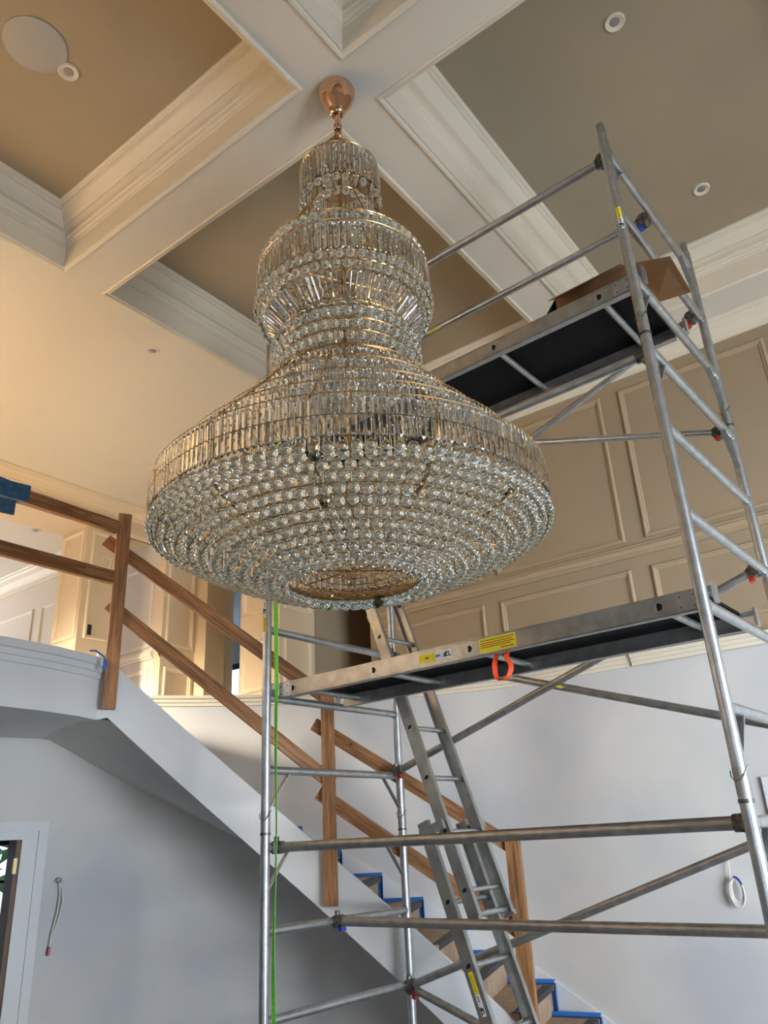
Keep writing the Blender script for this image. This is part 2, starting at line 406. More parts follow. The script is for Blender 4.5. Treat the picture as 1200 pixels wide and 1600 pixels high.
# ------------------------------------------------------------------ upper floor, balcony
fas = [(-4.80, -4.2), (-4.74, -1.5), (-4.66, .6), (-4.61, 1.7), (-4.585, 2.3), (-4.61, 2.62), (-4.67, 2.9), (-4.74, 3.08)]
fas_s = fas
poly = fas + [(-5.77, 3.42)] + arc(RO + .1, 156.5, 88.5, 40) + [(-1.9, 9.6), (-13, 9.6), (-13, -4.2)]
fl = struct('floor_upper', MB().slab(poly, 2.84, 3.12), 'fascia', 'upper floor slab with curved white balcony front', 'floor')
BT = [(0, 2.84), (.03, 2.84), (.03, 3.10), (.045, 3.104), (.045, 3.14), (.06, 3.145), (.06, 3.18), (.078, 3.185), (.078, 3.235), (0, 3.24)]
MB().slab([(x - .1 if i < len(fas) else x, y) for i, (x, y) in enumerate(fas + [(-7.1, 3.0), (-7.1, -4.2)])], 3.12, 3.125).build('floor_boards', 'boards', fl)
MB().sweep(fas[::-1], [(o, z) for o, z in BT]).build('balcony_fascia', 'fascia', fl, smooth=True)
window('window_4', (-8.0, 3.15, 0), (0, 1, 0), 1.36, .7, 2.2, 4, 4, 'black gridded window seen through the doorway')
struct('wall_door_room', wallx(MB(), -8.2, -8.0, -4.2, 6.5, 0, 2.84, [(3.15, 4.51, .7, 2.2)]).box(-8.0, -5.4, 4.9, 5.0, 0, 2.84).box(-8.0, -5.9, 1.4, 1.5, 0, 2.84), 'white', 'plain walls of the small room beyond the doorway')
for x, y, z, r in ((-11.5, 6.2, 1.0, 1.3),):
    b = MB(); rs = random.Random(int(y * 10))
    for i in range(260):
        t, p = rs.uniform(0, 2 * PI), math.acos(rs.uniform(-.3, 1)); q = V((math.sin(p) * math.cos(t), math.sin(p) * math.sin(t), math.cos(p) * 1.3)) * r * rs.uniform(.75, 1.05) + V((x, y, z))
        a = V((rs.uniform(-1, 1), rs.uniform(-1, 1), rs.uniform(-1, 1))).normalized() * .16; c = a.orthogonal().normalized() * .07
        b.add([q - a, q + c, q + a, q - c], [(0, 1, 2, 3)])
    e = empty('garden_shrub', (x, y, 0), 'leafy green shrub outside the gridded window', 'shrub')
    MB().tube((x, y, -.1), (x, y, z), .06, 8).build('stem', 'walnut', e)
    b.build('foliage', 'leaf', e)
struct('ground_garden', MB().box(-16, -8.2, -5, 12, -.2, -.12), 'leaf', 'green lawn outside the gridded window', 'lawn')

# ------------------------------------------------------------------ upper hall behind the balcony
HF = 3.12
hw = struct('wall_upper_hall', wallx(MB(), -7.63, XL, -4.2, 5.2, HF, SOF, [(1.2, 4.36, HF, 5.31), (4.885, 5.2, HF, 5.31)]), 'cream', 'cream panelled wall with wide openings into the upper hall')
MB().sweep([(XL, 5.2), (XL, -4.2)], CROWN).build('crown_moulding', 'creamtrim', hw)
MB().frame((XL, 0, 0), (0, 1, 0), (0, 0, 1), (1, 0, 0), 4.43, 4.83, 4.08, 5.27).build('panel_moulding', 'creamtrim', hw)
MB().frame((XL, 0, 0), (0, 1, 0), (0, 0, 1), (1, 0, 0), 4.43, 4.83, 3.3, 3.85).build('panel_moulding', 'creamtrim', hw)
MB().frame((0, 4.36, 0), (1, 0, 0), (0, 0, 1), (0, -1, 0), -7.60, -7.19, 4.08, 5.27).build('panel_moulding', 'creamtrim', hw)
MB().frame((0, 4.36, 0), (1, 0, 0), (0, 0, 1), (0, -1, 0), -7.60, -7.19, 3.3, 3.85).build('panel_moulding', 'creamtrim', hw)
MB().sweep([(XL, 4.885), (XL, 4.36), (-7.63, 4.36)], [(-o, z) for o, z in RAIL][::-1]).build('chair_rail', 'creamtrim', hw)
MB().box(XL - .02, XL + .012, 4.885, 5.2, 5.31, 5.36).build('head_casing', 'creamtrim', hw)
ob = MB().box(XL, XL + .008, 4.475, 4.52, 4.12, 4.23).build('outlet_box', 'ink', None, origin=(XL + .004, 4.5, 4.17))
tag(ob, 'black outlet cut-out low on the cream hall pillar', 'outlet')
wr = MB().pipe([(XL + .005, 4.62, 5.02), (XL + .06, 4.645, 4.96), (XL + .05, 4.63, 4.88), (XL + .07, 4.60, 4.80), (XL + .05, 4.59, 4.70)], .005).pipe([(XL + .005, 4.62, 5.02), (XL + .05, 4.56, 4.98), (XL + .04, 4.55, 4.94)], .004).build('loose_wire', 'cable', None, smooth=True, origin=(XL, 4.62, 4.9))
tag(wr, 'white loose wire poking out of the cream hall pillar', 'wire')
hr = struct('wall_hall_side', MB().box(-13, -7.0, 5.2, 5.3, HF, SOF), 'lav', 'pale side wall of the upper hall with crown moulding')
MB().sweep([(-7.0, 5.2), (-13, 5.2)], [(o * 1.5, 5.6 + (z - SOF) * 1.5) for o, z in CROWN]).build('crown_moulding', 'trim', hr)
MB().sweep([(-7.0, 5.2), (-13, 5.2)], RAIL).build('chair_rail', 'trim', hr)
for a, b in ((-7.9, -7.08), (-9.4, -8.1), (-10.9, -9.6)):
    MB().frame((0, 5.2, 0), (1, 0, 0), (0, 0, 1), (0, -1, 0), a, b, 4.08, 5.05).build('panel_moulding', 'trim', hr)
    MB().frame((0, 5.2, 0), (1, 0, 0), (0, 0, 1), (0, -1, 0), a, b, 3.3, 3.85).build('panel_moulding', 'trim', hr)
struct('ceiling_hall', MB().box(-13, -7.63, -4.2, 9.6, 5.6, SOF), 'ceil', 'plain white ceiling of the upper hall', 'ceiling')
struct('wall_hall_end', wallx(MB(), -13.2, -13, -4.2, 9.6, HF, SOF, [(2.2, 4.2, 3.4, 5.0)]), 'lav', 'far end wall of the upper hall with a window')
window('window_5', (-13.05, 2.2, 0), (0, 1, 0), 2.0, 3.4, 5.0, 3, 2, 'far window at the end of the upper hall')
# stepped corner between the hall and the passage
cr = struct('wall_hall_corner', MB().box(-7.0, -6.88, 5.2, 5.76, HF, SOF).box(-6.88, -6.70, 5.66, 5.94, HF, SOF).box(-6.9, -6.76, 5.94, 6.12, HF, SOF), 'cream', 'stepped cream corner with pilaster beside the blue-lit opening')
MB().frame((-6.88, 0, 0), (0, 1, 0), (0, 0, 1), (1, 0, 0), 5.25, 5.62, 4.08, 5.42).build('panel_moulding', 'creamtrim', cr)
MB().frame((-6.88, 0, 0), (0, 1, 0), (0, 0, 1), (1, 0, 0), 5.25, 5.62, 3.3, 3.85).build('panel_moulding', 'creamtrim', cr)
MB().sweep([(-6.70, 5.94), (-6.70, 5.66), (-6.88, 5.66), (-6.88, 5.2)], [(-o, z) for o, z in RAIL][::-1]).build('chair_rail', 'creamtrim', cr)
MB().box(-6.76, -6.735, 5.96, 6.10, HF, 5.4).build('door_casing', 'trim', cr)
pl = struct('wall_pillar', MB().box(-5.53, -5.0, 5.1, 5.58, HF, SOF), 'cream', 'square cream panelled pillar at the stair head')
MB().sweep([(-5.0, 5.58), (-5.0, 5.1), (-5.53, 5.1)], [(-o, z) for o, z in RAIL][::-1]).build('chair_rail', 'creamtrim', pl)
for z0, z1 in ((4.08, 5.40), (3.33, 3.85)):
    MB().frame((0, 5.1, 0), (1, 0, 0), (0, 0, 1), (0, -1, 0), -5.49, -5.05, z0, z1).build('panel_moulding', 'creamtrim', pl)
    MB().frame((-5.0, 0, 0), (0, 1, 0), (0, 0, 1), (1, 0, 0), 5.15, 5.53, z0, z1).build('panel_moulding', 'creamtrim', pl)
ps = struct('wall_passage', MB().box(-5.1, -5.0, 5.58, 7.2, HF, SOF).box(-4.48, -4.38, 5.96, 7.2, HF, SOF).box(-5.1, -4.38, 7.2, 7.3, HF, SOF), 'beige', 'dim beige passage between the pillar and the panelled wall')
MB().box(-4.52, -4.48, 6.6, 6.7, HF, 5.4).build('door_casing', 'beigetrim', ps)
wr = MB().pipe([(-4.85, 7.195, 4.62), (-4.86, 7.15, 4.5), (-4.84, 7.14, 4.36), (-4.80, 7.14, 4.25), (-4.78, 7.15, 4.4), (-4.83, 7.19, 4.55)], .006).build('loose_wire', 'cable', None, smooth=True, origin=(-4.85, 7.19, 4.5))
tag(wr, 'looped wire hanging in the dim passage behind the scaffold', 'wire')
struct('wall_far', wally(MB(), 9.5, 9.7, -13, -4.3, HF, SOF, [(-10.95, -10.2, 3.6, 5.05)]).box(-5.2, -5.1, 7.2, 9.6, HF, SOF), 'lav', 'far wall of the blue-lit room')
window('window_6', (-10.95, 9.52, 0), (1, 0, 0), .75, 3.6, 5.05, 2, 2, 'black framed window in the blue-lit far room', t=.1)

# ------------------------------------------------------------------ staircase
STEP, RISE, TH0, Z0 = 4.33, .184, 121.9, 1.751
def pt(r, th, z): return V((SX + r * math.cos(R(th)), SY + r * math.sin(R(th)), z))
ztop = lambda th: .0458 * th - 3.818
zbot = lambda th: .0460 * th - 4.218 if th < 154.4 else 2.843
zso = lambda th: min(.0365 * th - 2.92, 2.84) if th > 137 else .0365 * 137 - 2.92 - .046 * (137 - th)
e = empty('staircase', (SX + RI, SY, 0), 'curved white staircase with covered treads rising to the balcony', 'staircase')
n = 72; ths = [90.2 + (155.6 - 90.2) * i / n for i in range(n + 1)]
mb = MB(); vs = []
for th in ths: vs += [pt(RI, th, max(0, ztop(th))), pt(RI + .055, th, max(0, ztop(th))), pt(RI + .055, th, max(0, zbot(th))), pt(RI, th, max(0, zbot(th)))]
mb.add(vs, [(4 * i + k, 4 * i + 4 + k, 4 * i + 4 + (k + 1) % 4, 4 * i + (k + 1) % 4) for i in range(n) for k in range(4)] + [(0, 1, 2, 3), (4 * n + 3, 4 * n + 2, 4 * n + 1, 4 * n)])
mb.build('stringer', 'fascia', e, smooth=True, fix=True)
mb = MB(); vs = []
ths2 = [90.2 + (158.6 - 90.2) * i / n for i in range(n + 1)]
for th in ths2: vs += [pt(RI + .01, th, min(2.842, max(0, zbot(th)) + .004)), pt(ro(th) - .002, th, max(0, zso(th)))]
mb.add(vs, [(2 * i, 2 * i + 2, 2 * i + 3, 2 * i + 1) for i in range(n)])
mb.build('soffit', 'white', e, smooth=True)
for k in range(-7, 9):
    th, z = TH0 - STEP * k, Z0 - RISE * k
    if z < .42: break
    q = MB(); a, b = RI + .05, min(ro(th), ro(th + STEP)) - .01; th2 = th + STEP
    q.add([pt(a, th - .35, z), pt(b, th - .35, z), pt(b, th2, z), pt(a, th2, z), pt(a, th - .35, z - .035), pt(b, th - .35, z - .035), pt(b, th2, z - .035), pt(a, th2, z - .035)],
          [(0, 1, 2, 3), (7, 6, 5, 4), (0, 4, 5, 1), (1, 5, 6, 2), (2, 6, 7, 3), (3, 7, 4, 0)])
    tr = q.build('tread', 'paper', e)
    q = MB().add([pt(a, th - .45, z + .004), pt(b - .09, th - .45, z + .004), pt(b - .09, th + .55, z + .004), pt(a, th + .55, z + .004), pt(a, th - .45, z - .03), pt(b - .09, th - .45, z - .03), pt(b - .09, th + .55, z - .03), pt(a, th + .55, z - .03)],
                 [(0, 1, 2, 3), (7, 6, 5, 4), (0, 4, 5, 1), (1, 5, 6, 2), (2, 6, 7, 3), (3, 7, 4, 0)])
    q.build('nosing_strip', 'nosing', tr)
    q = MB().add([pt(a, th, z - .03), pt(b, th, z - .03), pt(b, th, z - RISE), pt(a, th, z - RISE), pt(a, th + .3, z - .03), pt(b, th + .3, z - .03), pt(b, th + .3, z - RISE), pt(a, th + .3, z - RISE)],
                 [(0, 1, 2, 3), (7, 6, 5, 4), (0, 4, 5, 1), (1, 5, 6, 2), (2, 6, 7, 3), (3, 7, 4, 0)])
    q.build('riser', 'paper', e)
    # blue tape along the wall side of tread and riser
    o = min(ro(th), ro(th2)) - .03
    q = MB().add([pt(o - .03, th - .5, z + .006), pt(o, th - .5, z + .006), pt(o, th2, z + .006), pt(o - .03, th2, z + .006), pt(o, th - .5, z + .03), pt(o, th2, z + .03)], [(0, 1, 2, 3), (1, 4, 5, 2)])
    q.add([pt(o - .035, th - .55, z + .006), pt(o, th - .55, z + .006), pt(o, th - .55, z - RISE), pt(o - .035, th - .55, z - RISE), pt(o, th + .1, z + .03), pt(o, th + .1, z - RISE)], [(0, 1, 2, 3), (1, 4, 5, 2)])
    q.build('tape_strip', 'tape', e)
mb = MB(); vs = []
for th in ths:
    zt = .0424 * th - 3.375
    vs += [pt(ro(th) - .003, th, max(.02, zt)), pt(ro(th) - .025, th, max(.02, zt - .004)), pt(ro(th) - .025, th, max(0, zt - .32)), pt(ro(th) - .003, th, max(0, zt - .32))]
mb.add(vs, [(4 * i + k, 4 * i + 4 + k, 4 * i + 4 + (k + 1) % 4, 4 * i + (k + 1) % 4) for i in range(n) for k in range(4)])
mb.build('skirting_board', 'fascia', e, smooth=True, fix=True)

# ------------------------------------------------------------------ temporary timber balustrade
tb = empty('timber_balustrade', (-4.62, 3.1, 2.9), 'temporary rough pine guard rail nailed along balcony and stair', 'guard rail')
def board(name, p, q, hw, ht, side, m='wood', parent=tb):        # hw half width (along side x dir), ht half thickness (along side)
    p, q = V(p), V(q); x = (q - p).normalized(); z = V(side); z = (z - x * z.dot(x)).normalized(); y = z.cross(x); L = (q - p).length
    me = bpy.data.meshes.new(name); b = MB().box(-L / 2, L / 2, -hw, hw, -ht, ht)
    me.from_pydata(b.v, [], b.f); me.materials.append(M[m])
    o = bpy.data.objects.new(name, me); C.objects.link(o); o.parent = parent
    c = (p + q) / 2 - world_loc(parent)
    o.matrix_local = Matrix(((x.x, y.x, z.x, c.x), (x.y, y.y, z.y, c.y), (x.z, y.z, z.z, c.z), (0, 0, 0, 1)))
    return o
def radial(th): return V((math.cos(R(th)), math.sin(R(th)), 0))
for th, r, z0, z1 in ((153.9, 2.99, 2.90, 4.305), (125.5, 3.015, 1.634, 2.99), (102.5, 3.01, .55, 1.985)):
    c = pt(r, th, 0); board('post', c + V((0, 0, z0)), c + V((0, 0, z1)), .045, .022, radial(th))
n1 = V((1.14, -.96, 0)).normalized(); n2 = V((.49, -1.10, 0)).normalized(); n3 = V((1, 0, 0))
for p, q, nn in (((-4.735, 3.041, 4.112), (-3.66, 4.317, 2.91), n1), ((-4.695, 3.088, 3.634), (-3.69, 4.282, 2.385), n1),
                 ((-3.80, 4.226, 2.79), (-2.58, 4.769, 1.91), n2), ((-3.775, 4.237, 2.33), (-2.58, 4.769, 1.43), n2)):
    board('rail', p, q, .045, .021, nn)
board('rail', (-4.63, .2, 4.235), (-4.63, 3.05, 4.19), .046, .021, n3)
board('rail', (-4.63, .2, 3.83), (-4.63, 3.05, 3.808), .046, .021, n3)
# knots / nails
for p, nn in (((-4.50, 3.33, 3.876), n1), ((-3.86, 4.09, 3.16), n1), ((-4.28, 3.59, 3.16), n1), ((-3.55, 4.33, 2.63), n2), ((-3.3, 4.44, 2.02), n2)):
    MB().obox(V(p) + nn * .0215, V((0, 0, .008)), nn.cross(V((0, 0, 1))) * .011, nn * .001).build('knot', 'walnut', tb)
rg = MB()
def cloth(path, half, th): 
    vs = []
    for i, (p, dz) in enumerate(path):
        p = V(p); vs += [p + V((th, 0, half + dz)), p + V((th, 0, -half + dz)), p + V((-th, 0, -half + dz)), p + V((-th, 0, half + dz))]
    m = len(path)
    return vs, [(4 * i + k, 4 * i + 4 + k, 4 * i + 4 + (k + 1) % 4, 4 * i + (k + 1) % 4) for i in range(m - 1) for k in range(4)] + [(3, 2, 1, 0), (4 * m - 4, 4 * m - 3, 4 * m - 2, 4 * m - 1)]
rg.add(*cloth([((-4.63, 1.9, 4.21), .01), ((-4.625, 2.0, 4.21), 0), ((-4.632, 2.1, 4.21), .012), ((-4.626, 2.22, 4.21), -.004), ((-4.63, 2.36, 4.21), .008)], .058, .034))
rg.add(*cloth([((-4.60, 1.95, 4.11), .0), ((-4.59, 2.05, 4.10), .01), ((-4.602, 2.16, 4.095), -.01), ((-4.592, 2.27, 4.10), -.012)], .05, .006))
o = rg.build('masking_tape_wrap', 'rag', None, origin=(-4.63, 2.2, 4.2)); tag(o, 'blue tape wrapped around the top balcony rail', 'tape')
o = MB().add(*cloth([((-4.53, 2.975, 3.18), 0), ((-4.525, 2.99, 3.17), -.01), ((-4.53, 3.0, 3.17), .005)], .035, .003)).pipe([(-4.53, 2.87, 3.243), (-4.54, 2.92, 3.25), (-4.53, 2.98, 3.215)], .006).build('tape_scrap', 'tape', None, origin=(-4.53, 2.98, 3.2))
tag(o, 'small blue tape scrap hanging off the balcony edge', 'tape')

# ------------------------------------------------------------------ scaffold tower
SA = R(-2.4); sX = V((math.cos(SA), math.sin(SA), 0)); sY = V((-math.sin(SA), math.cos(SA), 0)); P1 = V((-3.278, 3.238, 0))
LU, LV = 2.518, 1.195
def S(u, v, z): return P1 + sX * u + sY * v + V((0, 0, z))
st = empty('scaffold_tower', S(LU / 2, LV / 2, 0), 'tall aluminium scaffold tower with braces standing behind the chandelier', 'scaffold')
TR = .0255
def text_mesh(txt, size, o, u, v, nrm, m, parent, name='lettering', bold=0):
    cu = bpy.data.curves.new('t', 'FONT'); cu.body = txt; cu.size = size; cu.align_x = 'CENTER'; cu.align_y = 'CENTER'; cu.offset = bold
    to = bpy.data.objects.new('t', cu); C.objects.link(to)
    dg = bpy.context.evaluated_depsgraph_get(); me = bpy.data.meshes.new_from_object(to.evaluated_get(dg)); bpy.data.objects.remove(to)
    o, u, v, nrm = V(o), V(u), V(v), V(nrm)
    for q in me.vertices: q.co = o + u * q.co.x + v * q.co.y + nrm * .0012 - world_loc(parent)
    me.materials.clear(); me.materials.append(M[m])
    ob = bpy.data.objects.new(name, me); C.objects.link(ob); ob.parent = parent
    return ob
def logo(size, o, u, v, nrm, parent):      # solid slanted A followed by ZL
    o, u, v, nrm = V(o), V(u), V(v), V(nrm)
    text_mesh('ZL', size, o + u * size * .42, u, v, nrm, 'ink', parent, bold=size * .03)
    h = size * .36
    pts = [(-1.25, -1), (-.25, 1), (.2, 1), (.2, -1), (-.35, -1), (-.35, -.55), (-.62, -.55), (-.85, -1)]
    MB().add([o + u * (a * h) + v * (b * h) + nrm * .0013 for a, b in pts], [(0, 1, 6, 7), (1, 2, 3, 4, 5), (1, 5, 6)]).build('logo_mark', 'ink', parent)
def dashes(n, w, h, gap, o, u, v, nrm, m, parent):
    o, u, v, nrm = V(o), V(u), V(v), V(nrm); q = MB()
    for i in range(n): q.obox(o + u * ((i - (n - 1) / 2) * (w + gap)) + nrm * .0012, u * w / 2, v * h / 2, nrm * .0003)
    q.build('fine_print', m, parent)
def plate(name, m, parent, o, u, v, nrm, hu, hv, t=.0008):
    return MB().obox(V(o) + V(nrm) * t, V(u) * hu, V(v) * hv, V(nrm) * t).build(name, m, parent)
posts = {}
for u in (0, LU):
    for v in (0, LV):
        zs = [0.06, 2.08, 4.08, 5.30]
        pst = MB()
        pst.tube(S(u, v, .06), S(u, v, 5.31), TR, 20)
        o = pst.build('post', 'alu', st, smooth=True)
        posts[(u, v)] = o
        MB().tube(S(u, v, 5.31), S(u, v, 5.385), .021, 16).build('spigot', 'aludirty', o, smooth=True)
        MB().tube(S(u, v, 0), S(u, v, .06), .07, 16).build('base_plate', 'steel', o)
        for z in (2.075, 4.075):
            MB().tube(S(u, v, z - .012), S(u, v, z + .002), .0285, 18).build('joint_ring', 'steel', o, smooth=True)
            MB().tube(S(u, v, z + .01), S(u, v, z + .11), .0265, 18).build('joint_sleeve', 'alu2', o, smooth=True)
            nc = (V((0, 0, 0)) - S(u, v, 0)).normalized(); nc.z = 0; tx = nc.cross(V((0, 0, 1)))
            c = S(u, v, z + .08)
            MB().pipe([c + tx * .03 * s + nc * k + V((0, 0, h)) for s, k, h in ((-1.05, .012, .035), (-.6, .026, .01), (0, .031, -.012), (.7, .026, -.018), (1.1, .008, 0), (1.05, -.006, .02))], .0022, 6).build('spring_clip', 'steel', o, smooth=True)
for u in (0, LU):
    for i in range(13):
        z = .4 + .4 * i
        rg = MB().tube(S(u, .01, z), S(u, LV - .01, z), .0225, 18).build('rung', 'alu', st, smooth=True)
        for v0, s in ((0, 1), (LV, -1)):
            MB().tube(S(u, v0 + s * .018, z), S(u, v0 + s * .034, z), .0262, 16).build('weld_collar', 'alu2', rg, smooth=True)
    for z in (2.4, 2.0, 4.4, 4.0, .4, 5.2):
        for v0, s in ((0, 1), (LV, -1)):
            a, b = S(u, v0 + s * .02, z - .20), S(u, v0 + s * .17, z - .018)
            d = (b - a).normalized(); MB().obox((a + b) / 2, (b - a) / 2, sX * .014, d.cross(sX) * .003).build('gusset', 'alu', st)
def brace(a, b, r=.0225, mt='aludirty', ends=(('steel', None), ('steel', None))):
    A, B = S(*a), S(*b); d = (B - A).normalized()
    o = MB().tube(A, B, r, 18).build('brace', mt, st, smooth=True)
    for P, s, (m, clip) in ((A, 1, ends[0]), (B, -1, ends[1])):
        c = MB().tube(P - d * s * .012, P + d * s * .03, r + .007, 14)
        c.tube(P - sY * .032 - d * s * .01, P + sY * .032 - d * s * .01, .033, 14)
        co = c.build('clamp', m, o, smooth=True)
        if clip: MB().obox(P + d * s * .015 - V((0, 0, .036)), d * .012, sY * .02, V((0, 0, .012))).build('clip', clip, co)
        MB().tube(P + V((0, 0, .02)) - d * s * .02, P + V((0, 0, .055)) - d * s * .02, .014, 6).build('clamp_bolt', 'steel', co)
    return o
kk = (('steel', None), ('steel', None)); kr = (('steel', 'red'), ('steel', 'red')); kb = (('steel', 'bluep'), ('steel', 'bluep'))
e0, e1 = .045, LU - .045
brace((e0, .05, 5.2), (e1, .05, 5.2), ends=kk, mt='alu')
b2 = brace((e0, .56, 5.155), (e1, .56, 5.155), ends=kb, mt='alu')
brace((e0, .05, 4.0), (e1, .05, 4.0), ends=kk, mt='alu')
bA = brace((e0, 1.10, 3.985), (e1, 1.10, 4.78), ends=kr, mt='alu', r=.02)
brace((e0, 1.12, 4.80), (e1, 1.12, 4.02), ends=kr, mt='alu', r=.02)
brace((e0, 1.13, 2.425), (e1, 1.13, 3.20), ends=kr)
bX = brace((e0, 1.15, 3.19), (e1, 1.15, 2.405), ends=kr)
brace((e0, 1.15, 1.20), (e1, 1.15, 2.0), ends=kr)
brace((e0, 1.16, 1.18), (e1, 1.16, .40), ends=kr)
b6 = brace((e0, .06, 2.0), (e1, .06, 2.0), r=.025)
brace((e0, .53, 1.6), (e1, .53, 1.6), ends=kb, r=.025)
for bo, (u0, v, z0), (u1, z1), L0 in ((bA, (e0, 1.10, 3.985), (e1, 4.78), .52), (bX, (e0, 1.15, 3.19), (e1, 2.405), .50), (b2, (e0, .56, 5.155), (e1, 5.155), .40)):
    A = S(u0, v, z0); B = S(u1, v, z1); d = (B - A).normalized(); nn = (V((0, 0, 2.0)) - A.lerp(B, L0)); nn = (nn - d * nn.dot(d)).normalized()
    plate('sticker', 'yellow', bo, A.lerp(B, L0) + nn * .0212, d, nn.cross(d), nn, .05, .008)
# post stickers
for key, z, h in (((0, 0), 3.27, .085), ((LU, 0), 4.74, .068)):
    o = posts[key]; P = S(*key, z); nn = V((0, 0, 2.0)) - P; nn.z = 0; nn.normalize(); tx = V((0, 0, 1)).cross(nn)
    if key == (0, 0): nn, tx = (nn - tx * .9).normalized(), (tx + nn * .9).normalized()
    for z0, z1, m in ((-h, 0, 'yellow'), (0, h, 'stwhite')):
        vs = []; z0, z1 = (-z1, -z0) if key != (0, 0) else (z0, z1)
        for k in range(5):
            a = R(-28 + 14 * k); q = P + (nn * math.cos(a) + tx * math.sin(a)) * (TR + .0008); vs += [q + V((0, 0, z0)), q + V((0, 0, z1))]
        MB().add(vs, [(2 * k, 2 * k + 2, 2 * k + 3, 2 * k + 1) for k in range(4)]).build('sticker', m, o)
    Lz = P + nn * (TR + .0008) + V((0, 0, h * (.55 if key == (0, 0) else -.62)))
    logo(.026, Lz, V((0, 0, -1)), tx, nn, o)
    dashes(3, .006, .007, .002, Lz + V((0, 0, h * .36)), V((0, 0, -1)), tx, nn, 'steel', o)
    dashes(5, .014, .003, .005, P + nn * (TR + .0008) + V((0, 0, h * (-.5 if key == (0, 0) else .5))), V((0, 0, -1)), tx, nn, 'inkred', o)

# platforms
def platform(z, label, stickers, us):
    e = empty('scaffold_platform', S(LU / 2, .36, z), label, 'platform', 'scaffold platforms')
    a, b = .03, LU - .03
    for v, outer in ((.075, -1), (.635, 1)):
        q = MB(); v0, v1 = v - .012, v + .012
        q.obox(S(LU / 2, v, z + .045), sX * (b - a) / 2, sY * .006, V((0, 0, .045)))
        q.obox(S(LU / 2, v - outer * .012, z + .003), sX * (b - a) / 2, sY * .018, V((0, 0, .003)))
        q.obox(S(LU / 2, v - outer * .010, z + .087), sX * (b - a) / 2, sY * .018, V((0, 0, .004)))
        o = q.build('side_beam', 'alu2', e)
        for u, s in ((a + .05, -1), (b - .05, 1)):
            MB().obox(S(u, v + outer * .008, z + .045), sX * .045, sY * .002, V((0, 0, .036))).build('end_plate', 'alu', o)
            for du in (-.028, .028):
                for dz in (-.022, .022): MB().tube(S(u + du, v + outer * .009, z + .045 + dz), S(u + du, v + outer * .0125, z + .045 + dz), .004, 8).build('rivet', 'steel', o)
            h = MB().obox(S(u + s * .075, v, z + .075), sX * .04, sY * .012, V((0, 0, .012)))
            h.obox(S(u + s * .112, v, z + .058), sX * .006, sY * .022, V((0, 0, .042))); h.build('hook', 'alu', o)
    MB().obox(S(LU / 2, .355, z + .081), sX * (b - a) / 2, sY * .272, V((0, 0, .006))).build('deck_board', 'deck', e)
    for u in us:
        o = MB().tube(S(u, .068, z + .045), S(u, .642, z + .045), .017, 14).build('crossbar', 'alu2', e, smooth=True)
        for v, s in ((.068, -1), (.642, 1)):
            MB().tube(S(u, v, z + .045), S(u, v + s * .003, z + .045), .0205, 16).build('collar', 'alu', o)
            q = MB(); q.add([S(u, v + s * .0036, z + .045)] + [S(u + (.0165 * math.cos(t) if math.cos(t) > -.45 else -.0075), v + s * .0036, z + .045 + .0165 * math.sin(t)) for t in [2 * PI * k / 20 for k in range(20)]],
                            [(0, 1 + k, 1 + (k + 1) % 20) for k in range(20)]); q.build('bore_shade', 'dark', o)  # flat disc, the shade inside the hollow crossbar put into its colour
    if stickers:
        nn = -sY
        def stk(u, hu, m, hv): return plate('sticker', m, e, S(u, .0685, z + .046), sX, V((0, 0, 1)), nn, hu, hv)
        stk(1.115, .05, 'yellow', .021); stk(1.213, .05, 'stwhite', .021)
        logo(.034, S(1.228, .0672, z + .046), sX, (0, 0, 1), nn, e)
        dashes(4, .005, .010, .002, S(1.182, .0672, z + .046), sX, V((0, 0, 1)), nn, 'bluep', e)
        dashes(3, .006, .009, .002, S(1.115, .0672, z + .046), sX, V((0, 0, 1)), nn, 'inkred', e)
        stk(1.53, .1, 'yellow', .034)
        for i, (zz, l) in enumerate(((.068, .095), (.056, .09), (.046, .095), (.036, .085))): MB().obox(S(1.53 - (.095 - l), .0668, z + zz), sX * l, sY * .0003, V((0, 0, .0022))).build('print_line', 'inkred', e)
        dashes(8, .007, .006, .002, S(1.583, .0668, z + .022), sX, V((0, 0, 1)), nn, 'inkred', e)
    return e
platform(2.795, 'lower scaffold platform with yellow stickers and an orange strap loop', True, (.147, .758, 1.371, 2.318))
platform(4.382, 'upper scaffold platform with black deck carrying an open cardboard box', False, (.474, 1.088, 1.702, 2.316))
# orange strap loop
pts = [S(u + .065, v, z) for u, v, z in ((1.43, .11, 2.80), (1.435, .07, 2.74), (1.445, .06, 2.68), (1.475, .06, 2.66), (1.51, .06, 2.675), (1.525, .07, 2.72), (1.50, .08, 2.77), (1.495, .11, 2.80))]
sp = [pts[0].copy()]
for i in range(len(pts) - 1):
    p0, p1, p2, p3 = pts[max(0, i - 1)], pts[i], pts[i + 1], pts[min(len(pts) - 1, i + 2)]
    for k in range(1, 6):
        t = k / 5; sp.append(.5 * ((2 * p1) + (p2 - p0) * t + (2 * p0 - 5 * p1 + 4 * p2 - p3) * t * t + (3 * p1 - p0 - 3 * p2 + p3) * t ** 3))
vs = []
for i, p in enumerate(sp):
    d = (sp[min(i + 1, len(sp) - 1)] - sp[max(0, i - 1)]).normalized(); nrm = d.cross(sY).normalized(); wv = (sY * .5 + sX * .5).normalized()
    wd2 = wv * .012; vs += [p + wd2, p - wd2, p - wd2 + nrm * .002, p + wd2 + nrm * .002]
m = len(sp)
o = MB().add(vs, [(4 * i + k, 4 * i + 4 + k, 4 * i + 4 + (k + 1) % 4, 4 * i + (k + 1) % 4) for i in range(m - 1) for k in range(4)]).build('strap_loop', 'orange', None, smooth=True, origin=S(1.47, .08, 2.7))
